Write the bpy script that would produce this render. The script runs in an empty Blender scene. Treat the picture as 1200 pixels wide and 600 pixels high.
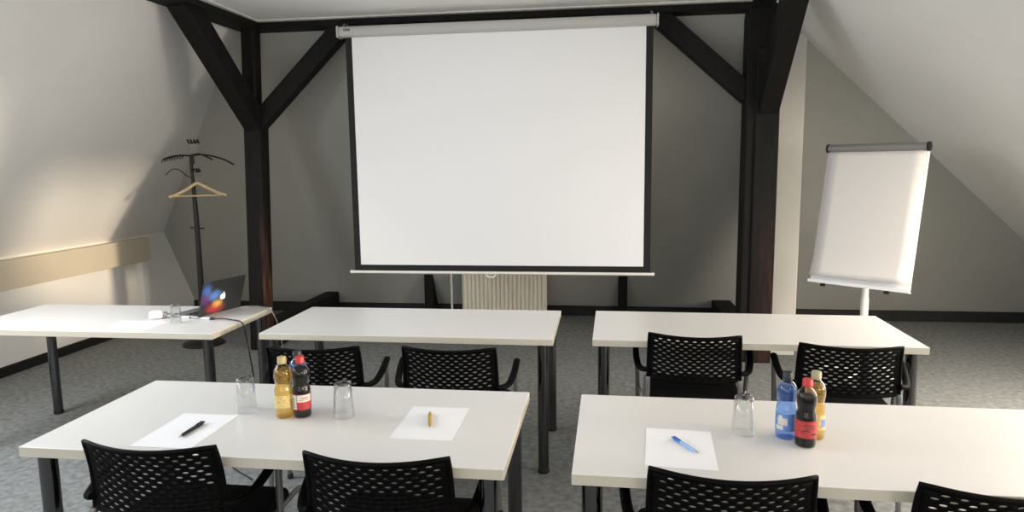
import bpy, bmesh, math, random
from mathutils import Vector, Matrix
random.seed(7)
PI = math.pi
sc = bpy.context.scene
COL = sc.collection

# ------------------------------------------------------------------ helpers
def link(name, bm, m, parent=None, smooth=False, ang=40, loc=None, rot=None):
    me = bpy.data.meshes.new(name)
    bmesh.ops.recalc_face_normals(bm, faces=bm.faces[:])
    if smooth:
        for f in bm.faces: f.smooth = True
        for e in bm.edges:
            if len(e.link_faces) == 2 and e.calc_face_angle(0) > math.radians(ang): e.smooth = False
    bm.to_mesh(me); bm.free()
    for mm in (m if isinstance(m, (list, tuple)) else [m]): me.materials.append(mm)
    o = bpy.data.objects.new(name, me); COL.objects.link(o)
    if parent: o.parent = parent
    if loc is not None: o.location = loc
    if rot is not None: o.rotation_euler = rot
    return o

def tag(o, label=None, cat=None, group=None, kind=None):
    if label: o['label'] = label
    if cat: o['category'] = cat
    if group: o['group'] = group
    if kind: o['kind'] = kind
    return o

def thing(name, label, cat, loc=(0, 0, 0), rz=0, group=None):
    o = bpy.data.objects.new(name, None); COL.objects.link(o)
    o.location = loc; o.rotation_euler = (0, 0, rz); o.empty_display_size = .05
    return tag(o, label, cat, group)

def struct(name, bm, m, label, cat):
    return tag(link(name, bm, m), label, cat, None, 'structure')

def copy_tree(o, parent=None):
    c = o.copy(); COL.objects.link(c)
    if parent: c.parent = parent
    for ch in list(o.children): copy_tree(ch, c)
    return c

def B(): return bmesh.new()

def box(bm, lo, hi, bev=0, seg=2, M=None):
    r = bmesh.ops.create_cube(bm, size=1)
    vs = r['verts']
    for v in vs:
        v.co = Vector([(lo[i] + hi[i]) / 2 + v.co[i] * (hi[i] - lo[i]) for i in range(3)])
    if bev:
        es = list({e for v in vs for e in v.link_edges})
        rb = bmesh.ops.bevel(bm, geom=es, offset=bev, segments=seg, profile=.5, affect='EDGES')
        vs = list({v for f in rb['faces'] for v in f.verts} | {v for v in vs if v.is_valid})
    if M is not None:
        for v in vs: v.co = M @ v.co
    return vs

def spline(pts, n=6):
    P = [Vector(p) for p in pts]
    if len(P) < 3: return P
    out = []
    for i in range(len(P) - 1):
        p0 = P[i - 1] if i else P[0] * 2 - P[1]
        p1, p2 = P[i], P[i + 1]
        p3 = P[i + 2] if i + 2 < len(P) else P[-1] * 2 - P[-2]
        for k in range(n):
            t = k / n
            out.append(.5 * ((2 * p1) + (p2 - p0) * t + (2 * p0 - 5 * p1 + 4 * p2 - p3) * t * t + (3 * p1 - p0 - 3 * p2 + p3) * t ** 3))
    out.append(P[-1]); return out

def tube(bm, pts, r, seg=10, closed=False, ry=None, cap=True, up=None):
    P = [Vector(p) for p in pts]; n = len(P)
    R = r if isinstance(r, (list, tuple)) else [r] * n
    rings = []; nrm = None
    for i in range(n):
        if closed: t = (P[(i + 1) % n] - P[i - 1])
        else: t = P[min(i + 1, n - 1)] - P[max(i - 1, 0)]
        t.normalize()
        if nrm is None:
            u0 = Vector(up) if up else (Vector((0, 0, 1)) if abs(t.z) < .9 else Vector((1, 0, 0)))
            nrm = (u0 - t * u0.dot(t)).normalized()
        else: nrm = (nrm - t * nrm.dot(t)).normalized()
        b = t.cross(nrm)
        k = R[i]; kb = k * (ry / r if ry and not isinstance(r, (list, tuple)) else 1)
        rings.append([bm.verts.new(P[i] + nrm * (math.cos(a) * k) + b * (math.sin(a) * kb))
                      for a in [2 * PI * j / seg for j in range(seg)]])
    m = n if closed else n - 1
    for i in range(m):
        A, C = rings[i], rings[(i + 1) % n]
        for j in range(seg): bm.faces.new((A[j], A[(j + 1) % seg], C[(j + 1) % seg], C[j]))
    if cap and not closed:
        bm.faces.new(rings[0][::-1]); bm.faces.new(rings[-1])

def lathe(bm, prof, seg=32, c=(0, 0, 0), cap0=True, cap1=True, facet=0):
    rings = []
    for (r, z) in prof:
        ring = []
        for j in range(seg):
            a = 2 * PI * j / seg
            rr = r * (1 + (facet if j % 2 else 0))
            ring.append(bm.verts.new((c[0] + rr * math.cos(a), c[1] + rr * math.sin(a), c[2] + z)))
        rings.append(ring)
    for A, C in zip(rings, rings[1:]):
        for j in range(seg): bm.faces.new((A[j], A[(j + 1) % seg], C[(j + 1) % seg], C[j]))
    if cap0: bm.faces.new(rings[0][::-1])
    if cap1: bm.faces.new(rings[-1])

def beam(bm, p0, p1, w, h, side=None, bev=.006):
    """box-section timber from p0 to p1 (axis through the centre); w along 'side', h across"""
    p0, p1 = Vector(p0), Vector(p1); t = (p1 - p0); L = t.length; t.normalize()
    s = Vector(side) if side else Vector((1, 0, 0)); s = (s - t * s.dot(t)).normalized(); q = t.cross(s)
    M = Matrix((s, q, t)).transposed().to_4x4(); M.translation = p0
    box(bm, (-w / 2, -h / 2, 0), (w / 2, h / 2, L), bev, 1, M)

def prism(bm, poly, vec):
    vec = Vector(vec); a = [bm.verts.new(p) for p in poly]; b = [bm.verts.new(Vector(p) + vec) for p in poly]
    n = len(a); bm.faces.new(a); bm.faces.new(b[::-1])
    for i in range(n): bm.faces.new((a[i], b[i], b[(i + 1) % n], a[(i + 1) % n]))

def holed_slab(bm, o, u, v, U, V, holes, vec):
    """slab on plane o + a*u + b*v, a in U, b in V, rectangular holes (a0,a1,b0,b1), extruded by vec"""
    o, u, v = Vector(o), Vector(u), Vector(v)
    As = sorted({U[0], U[1], *[h[0] for h in holes], *[h[1] for h in holes]})
    Bs = sorted({V[0], V[1], *[h[2] for h in holes], *[h[3] for h in holes]})
    for a0, a1 in zip(As, As[1:]):
        for b0, b1 in zip(Bs, Bs[1:]):
            ca, cb = (a0 + a1) / 2, (b0 + b1) / 2
            if any(h[0] < ca < h[1] and h[2] < cb < h[3] for h in holes): continue
            prism(bm, [o + u * a + v * b for a, b in ((a0, b0), (a1, b0), (a1, b1), (a0, b1))], vec)

# ---------------------------------------------------------------- materials
def nodes(name):
    m = bpy.data.materials.new(name); m.use_nodes = True
    nt = m.node_tree; return m, nt, nt.nodes['Principled BSDF']

def rgb(r, g, b):
    f = lambda c: (c / 255 / 12.92) if c <= 10 else ((c / 255 + .055) / 1.055) ** 2.4
    return (f(r), f(g), f(b), 1)

def mat(name, col, rough=.5, metal=0, spec=.5, var=0, vscale=8, bump=0, bscale=60, vstretch=(1, 1, 1)):
    m, nt, p = nodes(name)
    p.inputs['Base Color'].default_value = col
    p.inputs['Roughness'].default_value = rough
    p.inputs['Metallic'].default_value = metal
    p.inputs['Specular IOR Level'].default_value = spec
    if var or bump:
        tc = nt.nodes.new('ShaderNodeTexCoord'); mp = nt.nodes.new('ShaderNodeMapping')
        mp.inputs['Scale'].default_value = vstretch
        nt.links.new(tc.outputs['Object'], mp.inputs['Vector'])
    if var:
        n = nt.nodes.new('ShaderNodeTexNoise'); n.inputs['Scale'].default_value = vscale; n.inputs['Detail'].default_value = 5
        nt.links.new(mp.outputs['Vector'], n.inputs['Vector'])
        r = nt.nodes.new('ShaderNodeValToRGB')
        r.color_ramp.elements[0].position = .3; r.color_ramp.elements[1].position = .7
        r.color_ramp.elements[0].color = [c * (1 - var) for c in col[:3]] + [1]
        r.color_ramp.elements[1].color = [min(1, c * (1 + var)) for c in col[:3]] + [1]
        nt.links.new(n.outputs['Fac'], r.inputs['Fac']); nt.links.new(r.outputs['Color'], p.inputs['Base Color'])
    if bump:
        n2 = nt.nodes.new('ShaderNodeTexNoise'); n2.inputs['Scale'].default_value = bscale; n2.inputs['Detail'].default_value = 4
        nt.links.new(mp.outputs['Vector'], n2.inputs['Vector'])
        b = nt.nodes.new('ShaderNodeBump'); b.inputs['Strength'].default_value = bump; b.inputs['Distance'].default_value = .004
        nt.links.new(n2.outputs['Fac'], b.inputs['Height']); nt.links.new(b.outputs['Normal'], p.inputs['Normal'])
    return m

def clear(name, tint, ior=1.45, diffuse=None, dfac=0, rough=.03, power=5):
    """thin clear plastic / glass: tinted transparency with Fresnel reflection"""
    m = bpy.data.materials.new(name); m.use_nodes = True; nt = m.node_tree; nt.nodes.clear()
    out = nt.nodes.new('ShaderNodeOutputMaterial'); tr = nt.nodes.new('ShaderNodeBsdfTransparent'); tr.inputs[0].default_value = tint
    gl = nt.nodes.new('ShaderNodeBsdfGlossy'); gl.inputs['Roughness'].default_value = rough
    lw = nt.nodes.new('ShaderNodeLayerWeight'); lw.inputs['Blend'].default_value = .5      # Schlick reflectance, the same from both sides
    pw = nt.nodes.new('ShaderNodeMath'); pw.operation = 'POWER'; pw.inputs[1].default_value = power
    fr = nt.nodes.new('ShaderNodeMath'); fr.operation = 'MULTIPLY_ADD'; f0 = ((ior - 1) / (ior + 1)) ** 2
    fr.inputs[1].default_value = 1 - f0; fr.inputs[2].default_value = f0
    nt.links.new(lw.outputs['Facing'], pw.inputs[0]); nt.links.new(pw.outputs[0], fr.inputs[0])
    mx = nt.nodes.new('ShaderNodeMixShader'); src = tr.outputs[0]
    if dfac:
        d = nt.nodes.new('ShaderNodeBsdfDiffuse'); d.inputs[0].default_value = diffuse
        m2 = nt.nodes.new('ShaderNodeMixShader'); m2.inputs[0].default_value = dfac
        nt.links.new(tr.outputs[0], m2.inputs[1]); nt.links.new(d.outputs[0], m2.inputs[2]); src = m2.outputs[0]
    nt.links.new(fr.outputs[0], mx.inputs[0]); nt.links.new(src, mx.inputs[1]); nt.links.new(gl.outputs[0], mx.inputs[2])
    nt.links.new(mx.outputs[0], out.inputs[0]); return m

def timber(name, reddened):
    m, nt, p = nodes(name)
    tc = nt.nodes.new('ShaderNodeTexCoord')
    mp = nt.nodes.new('ShaderNodeMapping'); mp.inputs['Scale'].default_value = (14, 14, 1.2)
    nt.links.new(tc.outputs['Object'], mp.inputs['Vector'])
    n = nt.nodes.new('ShaderNodeTexNoise'); n.inputs['Scale'].default_value = 3; n.inputs['Detail'].default_value = 8
    nt.links.new(mp.outputs['Vector'], n.inputs['Vector'])
    r = nt.nodes.new('ShaderNodeValToRGB')
    r.color_ramp.elements[0].position = .3; r.color_ramp.elements[1].position = .75
    r.color_ramp.elements[0].color = (.003, .0028, .0025, 1); r.color_ramp.elements[1].color = (.0105, .0095, .008, 1)
    nt.links.new(n.outputs['Fac'], r.inputs['Fac'])
    col = r.outputs['Color']
    if reddened:                       # reddish brown mottling blended into the lower part of the post
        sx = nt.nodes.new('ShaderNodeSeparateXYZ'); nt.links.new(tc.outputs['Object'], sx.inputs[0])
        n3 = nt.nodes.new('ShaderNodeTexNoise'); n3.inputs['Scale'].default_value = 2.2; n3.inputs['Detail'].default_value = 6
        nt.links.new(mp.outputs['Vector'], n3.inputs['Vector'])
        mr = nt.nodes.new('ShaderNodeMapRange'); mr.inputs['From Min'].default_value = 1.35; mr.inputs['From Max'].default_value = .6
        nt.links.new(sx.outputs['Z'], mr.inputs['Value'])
        mrx = nt.nodes.new('ShaderNodeMapRange'); mrx.inputs['From Min'].default_value = reddened[0]; mrx.inputs['From Max'].default_value = reddened[1]
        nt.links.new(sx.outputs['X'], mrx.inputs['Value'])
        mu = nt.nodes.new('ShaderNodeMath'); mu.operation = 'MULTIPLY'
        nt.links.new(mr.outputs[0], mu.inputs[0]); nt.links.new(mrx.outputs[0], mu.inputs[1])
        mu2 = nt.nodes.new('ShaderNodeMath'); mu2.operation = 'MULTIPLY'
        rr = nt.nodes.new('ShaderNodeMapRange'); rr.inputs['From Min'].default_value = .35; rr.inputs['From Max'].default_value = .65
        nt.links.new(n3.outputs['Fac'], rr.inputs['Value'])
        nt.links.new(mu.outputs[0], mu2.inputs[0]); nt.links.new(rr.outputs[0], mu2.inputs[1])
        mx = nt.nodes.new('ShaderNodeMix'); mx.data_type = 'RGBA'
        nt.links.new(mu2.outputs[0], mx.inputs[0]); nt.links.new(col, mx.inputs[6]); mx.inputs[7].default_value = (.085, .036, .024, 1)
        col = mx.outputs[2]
    nt.links.new(col, p.inputs['Base Color']); p.inputs['Roughness'].default_value = .7
    p.inputs['Specular IOR Level'].default_value = .25
    b = nt.nodes.new('ShaderNodeBump'); b.inputs['Strength'].default_value = .5; b.inputs['Distance'].default_value = .006
    nt.links.new(n.outputs['Fac'], b.inputs['Height']); nt.links.new(b.outputs['Normal'], p.inputs['Normal'])
    return m

M = {}
M['slope'] = mat('white_plaster', (.85, .845, .825, 1), .9, spec=.2, var=.03, vscale=1.5, bump=.12, bscale=25)
M['ceil'] = mat('ceiling_paint', (.87, .87, .86, 1), .9, spec=.2, var=.03, vscale=2, bump=.08, bscale=30)
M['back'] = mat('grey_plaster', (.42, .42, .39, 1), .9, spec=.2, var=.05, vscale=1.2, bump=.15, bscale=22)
M['pier'] = mat('pier_plaster', (.70, .68, .62, 1), .9, spec=.2, var=.03, vscale=2, bump=.1)
M['ledge'] = mat('ledge_paint', (.66, .59, .47, 1), .75, spec=.2, var=.04, vscale=3)
M['base'] = mat('black_baseboard', (.006, .006, .006, 1), .6)
M['trim'] = mat('pale_trim', (.72, .71, .68, 1), .7)
M['wood'] = timber('dark_timber', None)
M['wood_l'] = timber('dark_timber_reddish_left', (-3.012, -3.000))
M['wood_r'] = timber('dark_timber_reddish_right', (1.18, 1.36))
M['frame_white'] = mat('window_paint', (.8, .8, .78, 1), .5)
M['table'] = mat('white_laminate', (.72, .71, .69, 1), .33, spec=.45, var=.012, vscale=3)
M['edge'] = mat('laminate_edge', (.56, .53, .445, 1), .45)
M['chrome'] = mat('dark_chrome', (.15, .15, .155, 1), .16, 1)
M['under'] = mat('grey_frame_paint', (.22, .22, .22, 1), .45, .6)
M['rubber'] = mat('black_rubber', (.008, .008, .008, 1), .7)
M['black'] = mat('black_plastic', (.0020, .0020, .0020, 1), .55, spec=.08)
M['fabric'] = mat('black_fabric', (.006, .006, .0065, 1), .95, spec=.1, bump=.3, bscale=400)
M['tube'] = mat('grey_steel_tube', (.27, .27, .26, 1), .42, .8)
M['paper'] = mat('white_paper', (.88, .88, .90, 1), .8, spec=.2)
M['pad'] = mat('pad_paper', (.80, .77, .74, 1), .85, spec=.2)
M['screen'] = mat('screen_fabric', (.90, .905, .92, 1), .9, spec=.1)
M['matte'] = mat('screen_black_border', (.008, .008, .008, 1), .8)
M['casing'] = mat('casing_grey', (.50, .50, .48, 1), .45, .0)
M['barw'] = mat('bar_white', (.82, .80, .75, 1), .4)
M['board'] = mat('board_white', (.86, .86, .85, 1), .35)
M['alu'] = mat('grey_aluminium', (.24, .24, .23, 1), .55, .2)
M['rad'] = mat('radiator_enamel', (.88, .84, .73, 1), .4)
M['iron'] = mat('black_iron', (.010, .010, .010, 1), .5)
M['beech'] = mat('beech_wood', (.60, .46, .26, 1), .5, var=.12, vscale=10, vstretch=(1, 6, 6))
M['hook'] = mat('hook_steel', (.5, .5, .48, 1), .3, .9)
M['glass'] = clear('clear_glass', (.955, .96, .96, 1), 1.6, power=2.6)
M['pet'] = clear('clear_plastic', (.97, .97, .97, 1), 1.42, power=3.5)
M['petblue'] = clear('blue_plastic', (.78, .87, 1, 1), 1.42, power=3.5)
M['juice'] = clear('apple_juice', (.97, .80, .40, 1), 1.33, (.80, .55, .14, 1), .17)
M['cola'] = mat('cola_liquid', (.004, .003, .0025, 1), .3, spec=.15)
M['water'] = clear('mineral_water', (.72, .84, 1, 1), 1.33, (.25, .42, .85, 1), .14)
M['red'] = mat('red_plastic', (.50, .03, .035, 1), .4)
M['labelred'] = mat('red_label_print', (.42, .035, .04, 1), .5, var=.25, vscale=120)
M['labelwhite'] = mat('pale_label_print', (.62, .60, .55, 1), .5, var=.15, vscale=150)
M['labeldark'] = mat('dark_label_print', (.03, .03, .03, 1), .5)
M['labelblue'] = mat('blue_label_print', (.13, .26, .62, 1), .5, var=.2, vscale=90)
M['labelgold'] = mat('gold_label_print', (.62, .47, .19, 1), .5, var=.2, vscale=120)
M['goldcap'] = mat('pale_gold_cap', (.45, .38, .20, 1), .45)
M['yellowcap'] = mat('greyish_yellow_cap', (.38, .35, .24, 1), .45)
M['bluecap'] = mat('dark_blue_cap', (.012, .016, .03, 1), .45)
M['wplastic'] = mat('white_plastic', (.85, .85, .86, 1), .35)
M['greymet'] = mat('grey_metal', (.35, .35, .35, 1), .35, .8)
M['lapalu'] = mat('laptop_aluminium', (.45, .45, .46, 1), .35, .8)
M['keys'] = mat('black_keys', (.01, .01, .01, 1), .5)
M['blackpen'] = mat('black_pen_plastic', (.012, .012, .016, 1), .3)
M['bluepen'] = mat('blue_pen_plastic', (.03, .14, .48, 1), .3)
M['bluebarrel'] = mat('pale_blue_barrel', (.30, .50, .82, 1), .25)
M['goldpen'] = mat('gold_pen_plastic', (.42, .27, .05, 1), .35)
M['cable'] = mat('black_cable', (.008, .008, .008, 1), .5)
M['gcable'] = mat('grey_cable', (.35, .35, .34, 1), .5)

# carpet
m, nt, p = nodes('grey_carpet'); M['carpet'] = m
tc = nt.nodes.new('ShaderNodeTexCoord')
n1 = nt.nodes.new('ShaderNodeTexNoise'); n1.inputs['Scale'].default_value = 220; n1.inputs['Detail'].default_value = 3
n2 = nt.nodes.new('ShaderNodeTexNoise'); n2.inputs['Scale'].default_value = 26; n2.inputs['Detail'].default_value = 6
for n in (n1, n2): nt.links.new(tc.outputs['Object'], n.inputs['Vector'])
ad = nt.nodes.new('ShaderNodeMath'); ad.operation = 'ADD'
nt.links.new(n1.outputs['Fac'], ad.inputs[0]); nt.links.new(n2.outputs['Fac'], ad.inputs[1])
r = nt.nodes.new('ShaderNodeValToRGB'); r.color_ramp.elements[0].position = .35; r.color_ramp.elements[1].position = .68
hv = nt.nodes.new('ShaderNodeMath'); hv.operation = 'MULTIPLY'; hv.inputs[1].default_value = .5
nt.links.new(ad.outputs[0], hv.inputs[0]); nt.links.new(hv.outputs[0], r.inputs['Fac'])
r.color_ramp.elements[0].color = (.135, .14, .138, 1); r.color_ramp.elements[1].color = (.345, .355, .345, 1)
nt.links.new(r.outputs['Color'], p.inputs['Base Color']); p.inputs['Roughness'].default_value = 1; p.inputs['Specular IOR Level'].default_value = .05
b = nt.nodes.new('ShaderNodeBump'); b.inputs['Strength'].default_value = .6; b.inputs['Distance'].default_value = .005
nt.links.new(n1.outputs['Fac'], b.inputs['Height']); nt.links.new(b.outputs['Normal'], p.inputs['Normal'])

# ------------------------------------------------------------- room geometry
LK, LZ = -4.75, .95            # left knee wall x, height
RK, RZ = 4.33, .50             # right knee wall
REAR = -3.6
Ls = .83                       # left slope dx/dz
Rs = 1.31                      # right slope dx/dz
CZ = 2.85
BY, BK = 7.386, .56            # back slope: y = BY - BK*z
by = lambda z: BY - BK * z
lx = lambda z: LK + (z - LZ) * Ls
rx = lambda z: RK - (z - RZ) * Rs

bm = B(); box(bm, (-5.2, REAR - .1, -.1), (5.4, 7.6, 0)); struct('floor', bm, M['carpet'], 'dark grey speckled carpet floor', 'floor')
bm = B(); box(bm, (lx(CZ) - .03, REAR, CZ), (rx(CZ) + .03, 5.88, CZ + .1)); struct('ceiling', bm, M['ceil'], 'flat white ceiling above the timber beams', 'ceiling')
bm = B(); box(bm, (LK - .1, REAR, 0), (LK, 7.45, LZ + .02)); struct('wall_left', bm, M['slope'], 'low white knee wall on the left', 'wall')
bm = B(); box(bm, (RK, REAR, 0), (RK + .1, 7.45, RZ + .02)); struct('wall_right', bm, M['slope'], 'low white knee wall on the right', 'wall')
# left slope with unseen roof windows added for daylight, near and behind the camera
vl = Vector((Ls, 0, 1)); nl = Vector((-1, 0, Ls)).normalized() * .12
HL = [(-2.6, -.9, .5, 1.5), (.0, 1.4, .6, 1.6), (1.9, 3.3, .6, 1.6)]
bm = B(); holed_slab(bm, (LK, 0, LZ), (0, 1, 0), vl, (REAR, 7.4), (0, CZ - LZ + .12), HL, nl)
struct('wall_slope_left', bm, M['slope'], 'white sloping roof wall on the left', 'wall')
vr = Vector((-Rs, 0, 1)); nr = Vector((1, 0, Rs)).normalized() * .12
HR = [(-2.4, -.6, .8, 1.8), (3.15, 4.42, .12, 1.40), (1.0, 2.75, .28, 1.85)]  # unseen openings added and placed to let in low sun and daylight
bm = B(); holed_slab(bm, (RK, 0, RZ), (0, 1, 0), vr, (REAR, 7.4), (0, CZ - RZ + .1), HR, nr)
struct('wall_slope_right', bm, M['slope'], 'white sloping roof wall on the right', 'wall')
# hipped end leaning over the room
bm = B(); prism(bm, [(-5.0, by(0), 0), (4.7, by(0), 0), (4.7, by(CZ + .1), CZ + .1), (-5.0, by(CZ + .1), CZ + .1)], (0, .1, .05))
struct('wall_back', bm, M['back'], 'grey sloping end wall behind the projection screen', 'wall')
HB = [(-2.6, -1.2, .9, 2.2), (-.4, 1.0, .9, 2.2)]  # rear openings added out of view as daylight sources
bm = B(); holed_slab(bm, (0, REAR, 0), (1, 0, 0), (0, 0, 1), (-5.0, 4.6), (0, CZ + .1), HB, (0, -.12, 0))
struct('wall_rear', bm, M['slope'], 'white end wall behind the camera with two added windows', 'wall')

def win_frame(name, o, u, v, h, nrm, label):
    o, u, v, nrm = Vector(o), Vector(u), Vector(v), Vector(nrm).normalized()
    bm = B(); a0, a1, b0, b1 = h
    P = lambda a, b: o + u * a + v * b + nrm * .05
    for s, e in (((a0, b0), (a1, b0)), ((a0, b1), (a1, b1)), ((a0, b0), (a0, b1)), ((a1, b0), (a1, b1))):
        beam(bm, P(*s), P(*e), .06, .08, nrm, .004)
    struct(name, bm, M['frame_white'], label, 'window')
k = 1
for h in HL:
    win_frame('window_%d' % k, (LK, 0, LZ), (0, 1, 0), vl, h, nl, 'unseen white framed roof window added in the left slope, number %d from the rear' % k); k += 1
for j, h in enumerate(HR):
    win_frame('window_%d' % k, (RK, 0, RZ), (0, 1, 0), vr, h, nr, 'unseen white framed roof window added in the right slope, %s' % (('behind the camera', 'low one beside the flipchart', 'long one beside the near table')[j])); k += 1
for j, h in enumerate(HB):
    win_frame('window_%d' % k, (0, REAR, 0), (1, 0, 0), (0, 0, 1), h, (0, -1, 0), 'unseen white framed window added in the rear wall, %s one' % ('left' if j == 0 else 'right')); k += 1

# baseboards
bm = B(); box(bm, (LK + .005, by(.1) - .035, 0), (1.25, by(.0), .105), .004, 1); box(bm, (1.6, by(.1) - .035, 0), (RK - .005, by(.0), .105), .004, 1)
struct('baseboard_back', bm, M['base'], 'black baseboard along the end wall', 'baseboard')
bm = B(); box(bm, (LK, REAR + .1, 0), (LK + .02, 6.3, .08)); struct('baseboard_left', bm, M['base'], 'black baseboard along the left knee wall', 'baseboard')
# boxed ledge on the left knee wall, with its white end post
bm = B(); box(bm, (LK, REAR + .05, .695), (LK + .09, 6.48, .93), .006, 2)
struct('trim_1', bm, M['ledge'], 'cream painted boxed ledge along the left knee wall', 'ledge')
bm = B(); box(bm, (LK, 6.36, 0), (LK + .07, 6.46, .70), .005, 1)
struct('trim_2', bm, M['slope'], 'white boxed post under the end of the left ledge', 'post')
# pale batten where the ceiling meets the beams
bm = B(); box(bm, (-2.925, 5.60, CZ - .012), (1.1, 5.655, CZ + .01)); box(bm, (-2.925, REAR, CZ - .012), (-2.88, 5.60, CZ + .01))
struct('trim_3', bm, M['trim'], 'pale batten edging the ceiling along the beams', 'trim')
# plastered pier
bm = B(); box(bm, (1.28, 5.90, 0), (1.585, 6.35, 2.63), .008, 2)
struct('wall_pier', bm, M['pier'], 'cream plastered pier behind the right timber post', 'wall')

# ------------------------------------------------------------------- timbers
def timber_obj(name, parts, label, cat, m=None):
    bm = B()
    for p in parts: beam(bm, *p)
    return tag(link(name, bm, m or M['wood']), label, cat)
bm = B(); box(bm, (-3.147, 5.65, 0), (-2.990, 5.805, 2.02), .012, 2); box(bm, (-3.150, 5.655, 1.9), (-3.030, 5.78, 2.82), .01, 1)
for v in bm.verts: v.co.x += .034 * (v.co.z - .5)          # the old post leans a little
tag(link('timber_post', bm, M['wood_l']), 'dark square timber post with a reddish lower side, between coat stand and screen', 'post')
bm = B(); box(bm, (1.085, 5.66, 0), (1.165, 5.86, 2.82), .01, 1); box(bm, (1.15, 5.64, 0), (1.335, 5.86, 2.5), .012, 2); box(bm, (1.15, 5.655, 2.4), (1.33, 5.86, 2.845), .01, 1)
tag(link('timber_post', bm, M['wood_r']), 'broad dark timber post with a lengthwise groove, in front of the cream pier', 'post')
timber_obj('tie_beam', [((-3.0, 5.75, 2.875), (1.25, 5.75, 2.875), .20, .18, (0, 1, 0))], 'long dark timber beam running above the projection screen', 'beam')
timber_obj('purlin', [((-3.30, REAR + .02, 2.895), (-3.02, 5.86, 2.895), .25, .20, (1, 0, 0))], 'dark timber purlin along the top of the left slope', 'beam')
timber_obj('purlin', [((1.25, REAR + .02, 2.93), (1.25, 5.86, 2.93), .21, .20, (1, 0, 0))], 'dark timber purlin above the right slope, over the right post', 'beam')
timber_obj('timber_brace', [((-3.03, 5.72, 1.968), (-2.17, 5.72, 2.80), .12, .145, (0, 1, 0))], 'dark diagonal brace from the left post up to the left end of the screen', 'brace')
timber_obj('timber_brace', [((1.12, 5.755, 2.14), (.37, 5.755, 2.81), .13, .145, (0, 1, 0))], 'dark diagonal brace from the right post up to the right end of the screen', 'brace')
timber_obj('timber_brace', [((-3.01, 5.74, 1.98), (-3.055, 4.79, 2.85), .145, .18, (1, 0, 0))], 'thick dark brace leaning from the left post towards the room, above the coat stand', 'brace')
timber_obj('timber_brace', [((1.25, 5.72, 2.03), (1.25, 4.87, 2.85), .15, .17, (1, 0, 0))], 'thick dark brace leaning from the right post towards the room, above the cream pier', 'brace')
timber_obj('floor_beam', [((-3.03, 5.80, .12), (-3.03, 7.255, .12), .15, .24, (1, 0, 0))], 'dark floor timber running from the left post back to the end wall', 'beam')
timber_obj('floor_beam', [((1.20, 5.87, .10), (1.20, 7.265, .10), .19, .20, (1, 0, 0))], 'dark floor timber running from the right post back to the end wall', 'beam')
for x, lab in ((-1.885, 'short dark stud standing against the end wall, left of the radiator'), (.185, 'short dark stud standing against the end wall, right of the radiator')):
    bm = B(); yf = by(.47)
    prism(bm, [(x - .047, yf - .012, .105), (x - .047, yf - .012, .44), (x - .047, yf + .005, .47), (x - .047, by(.47) + .02, .47), (x - .047, by(.105), .105)], (.094, 0, 0))
    tag(link('wall_stud', bm, M['wood']), lab, 'stud')

# ----------------------------------------------------------- projection screen
t = thing('projection_screen', 'large white projection screen with black border hanging from the beam', 'projection screen', (-.88, 5.52, .742))
ox, oy, oz = t.location
def loc(p): return (p[0] - ox, p[1] - oy, p[2] - oz)
def lbox(bm, lo, hi, bev=0, seg=2): box(bm, loc(lo), loc(hi), bev, seg)
bm = B(); lbox(bm, (-2.148, 5.475, 2.662), (.388, 5.575, 2.748), .028, 4); cas = link('casing', bm, M['casing'], t, True)
for x0, x1 in ((-2.156, -2.140), (.380, .394)):
    bm = B(); lbox(bm, (x0, 5.472, 2.659), (x1, 5.578, 2.751), .007, 2); link('end_cap', bm, M['casing'], cas, True)
bm = B(); lbox(bm, (-2.092, 5.4725, 2.706), (-2.040, 5.476, 2.724), .001, 1); link('name_plate', bm, M['labeldark'], cas)
bm = B()
for x in (-2.083, -2.068, -2.053): lbox(bm, (x - .004, 5.4715, 2.710), (x + .004, 5.4730, 2.720))
link('plate_mark', bm, M['greymet'], cas)
for x in (-2.115, .345):
    bm = B(); tube(bm, spline([loc((x, 5.53, 2.745)), loc((x, 5.56, 2.775)), loc((x + .008, 5.60, 2.775)), loc((x, 5.655, 2.80))], 5), .006, 8); link('hanging_hook', bm, M['hook'], t, True)
bm = B(); lbox(bm, (-2.042, 5.519, .806), (.303, 5.522, 2.67)); link('screen_fabric', bm, M['screen'], t)
bm = B()
for lo, hi in (((-2.096, 5.5185, .757), (-2.042, 5.5225, 2.67)), ((.303, 5.5185, .757), (.357, 5.5225, 2.67)), ((-2.042, 5.5185, .757), (.303, 5.5225, .806))): lbox(bm, lo, hi)
link('black_border', bm, M['matte'], t)
bm = B(); tube(bm, [loc((-2.125, 5.52, .744)), loc((.378, 5.52, .744))], .0125, 12); bar = link('bottom_bar', bm, M['barw'], t, True)
for a, b2 in ((-2.136, -2.118), (.372, .390)):
    bm = B(); tube(bm, [loc((a, 5.52, .744)), loc((b2, 5.52, .744))], .0145, 12); link('bar_end', bm, M['wplastic'], bar, True)
bm = B(); tube(bm, spline([loc((-.97, 5.515, .738)), loc((-.96, 5.512, .715)), loc((-.93, 5.512, .708)), loc((-.90, 5.512, .715)), loc((-.89, 5.515, .738))], 5), .005, 8); link('pull_handle', bm, M['wplastic'], bar, True)

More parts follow.
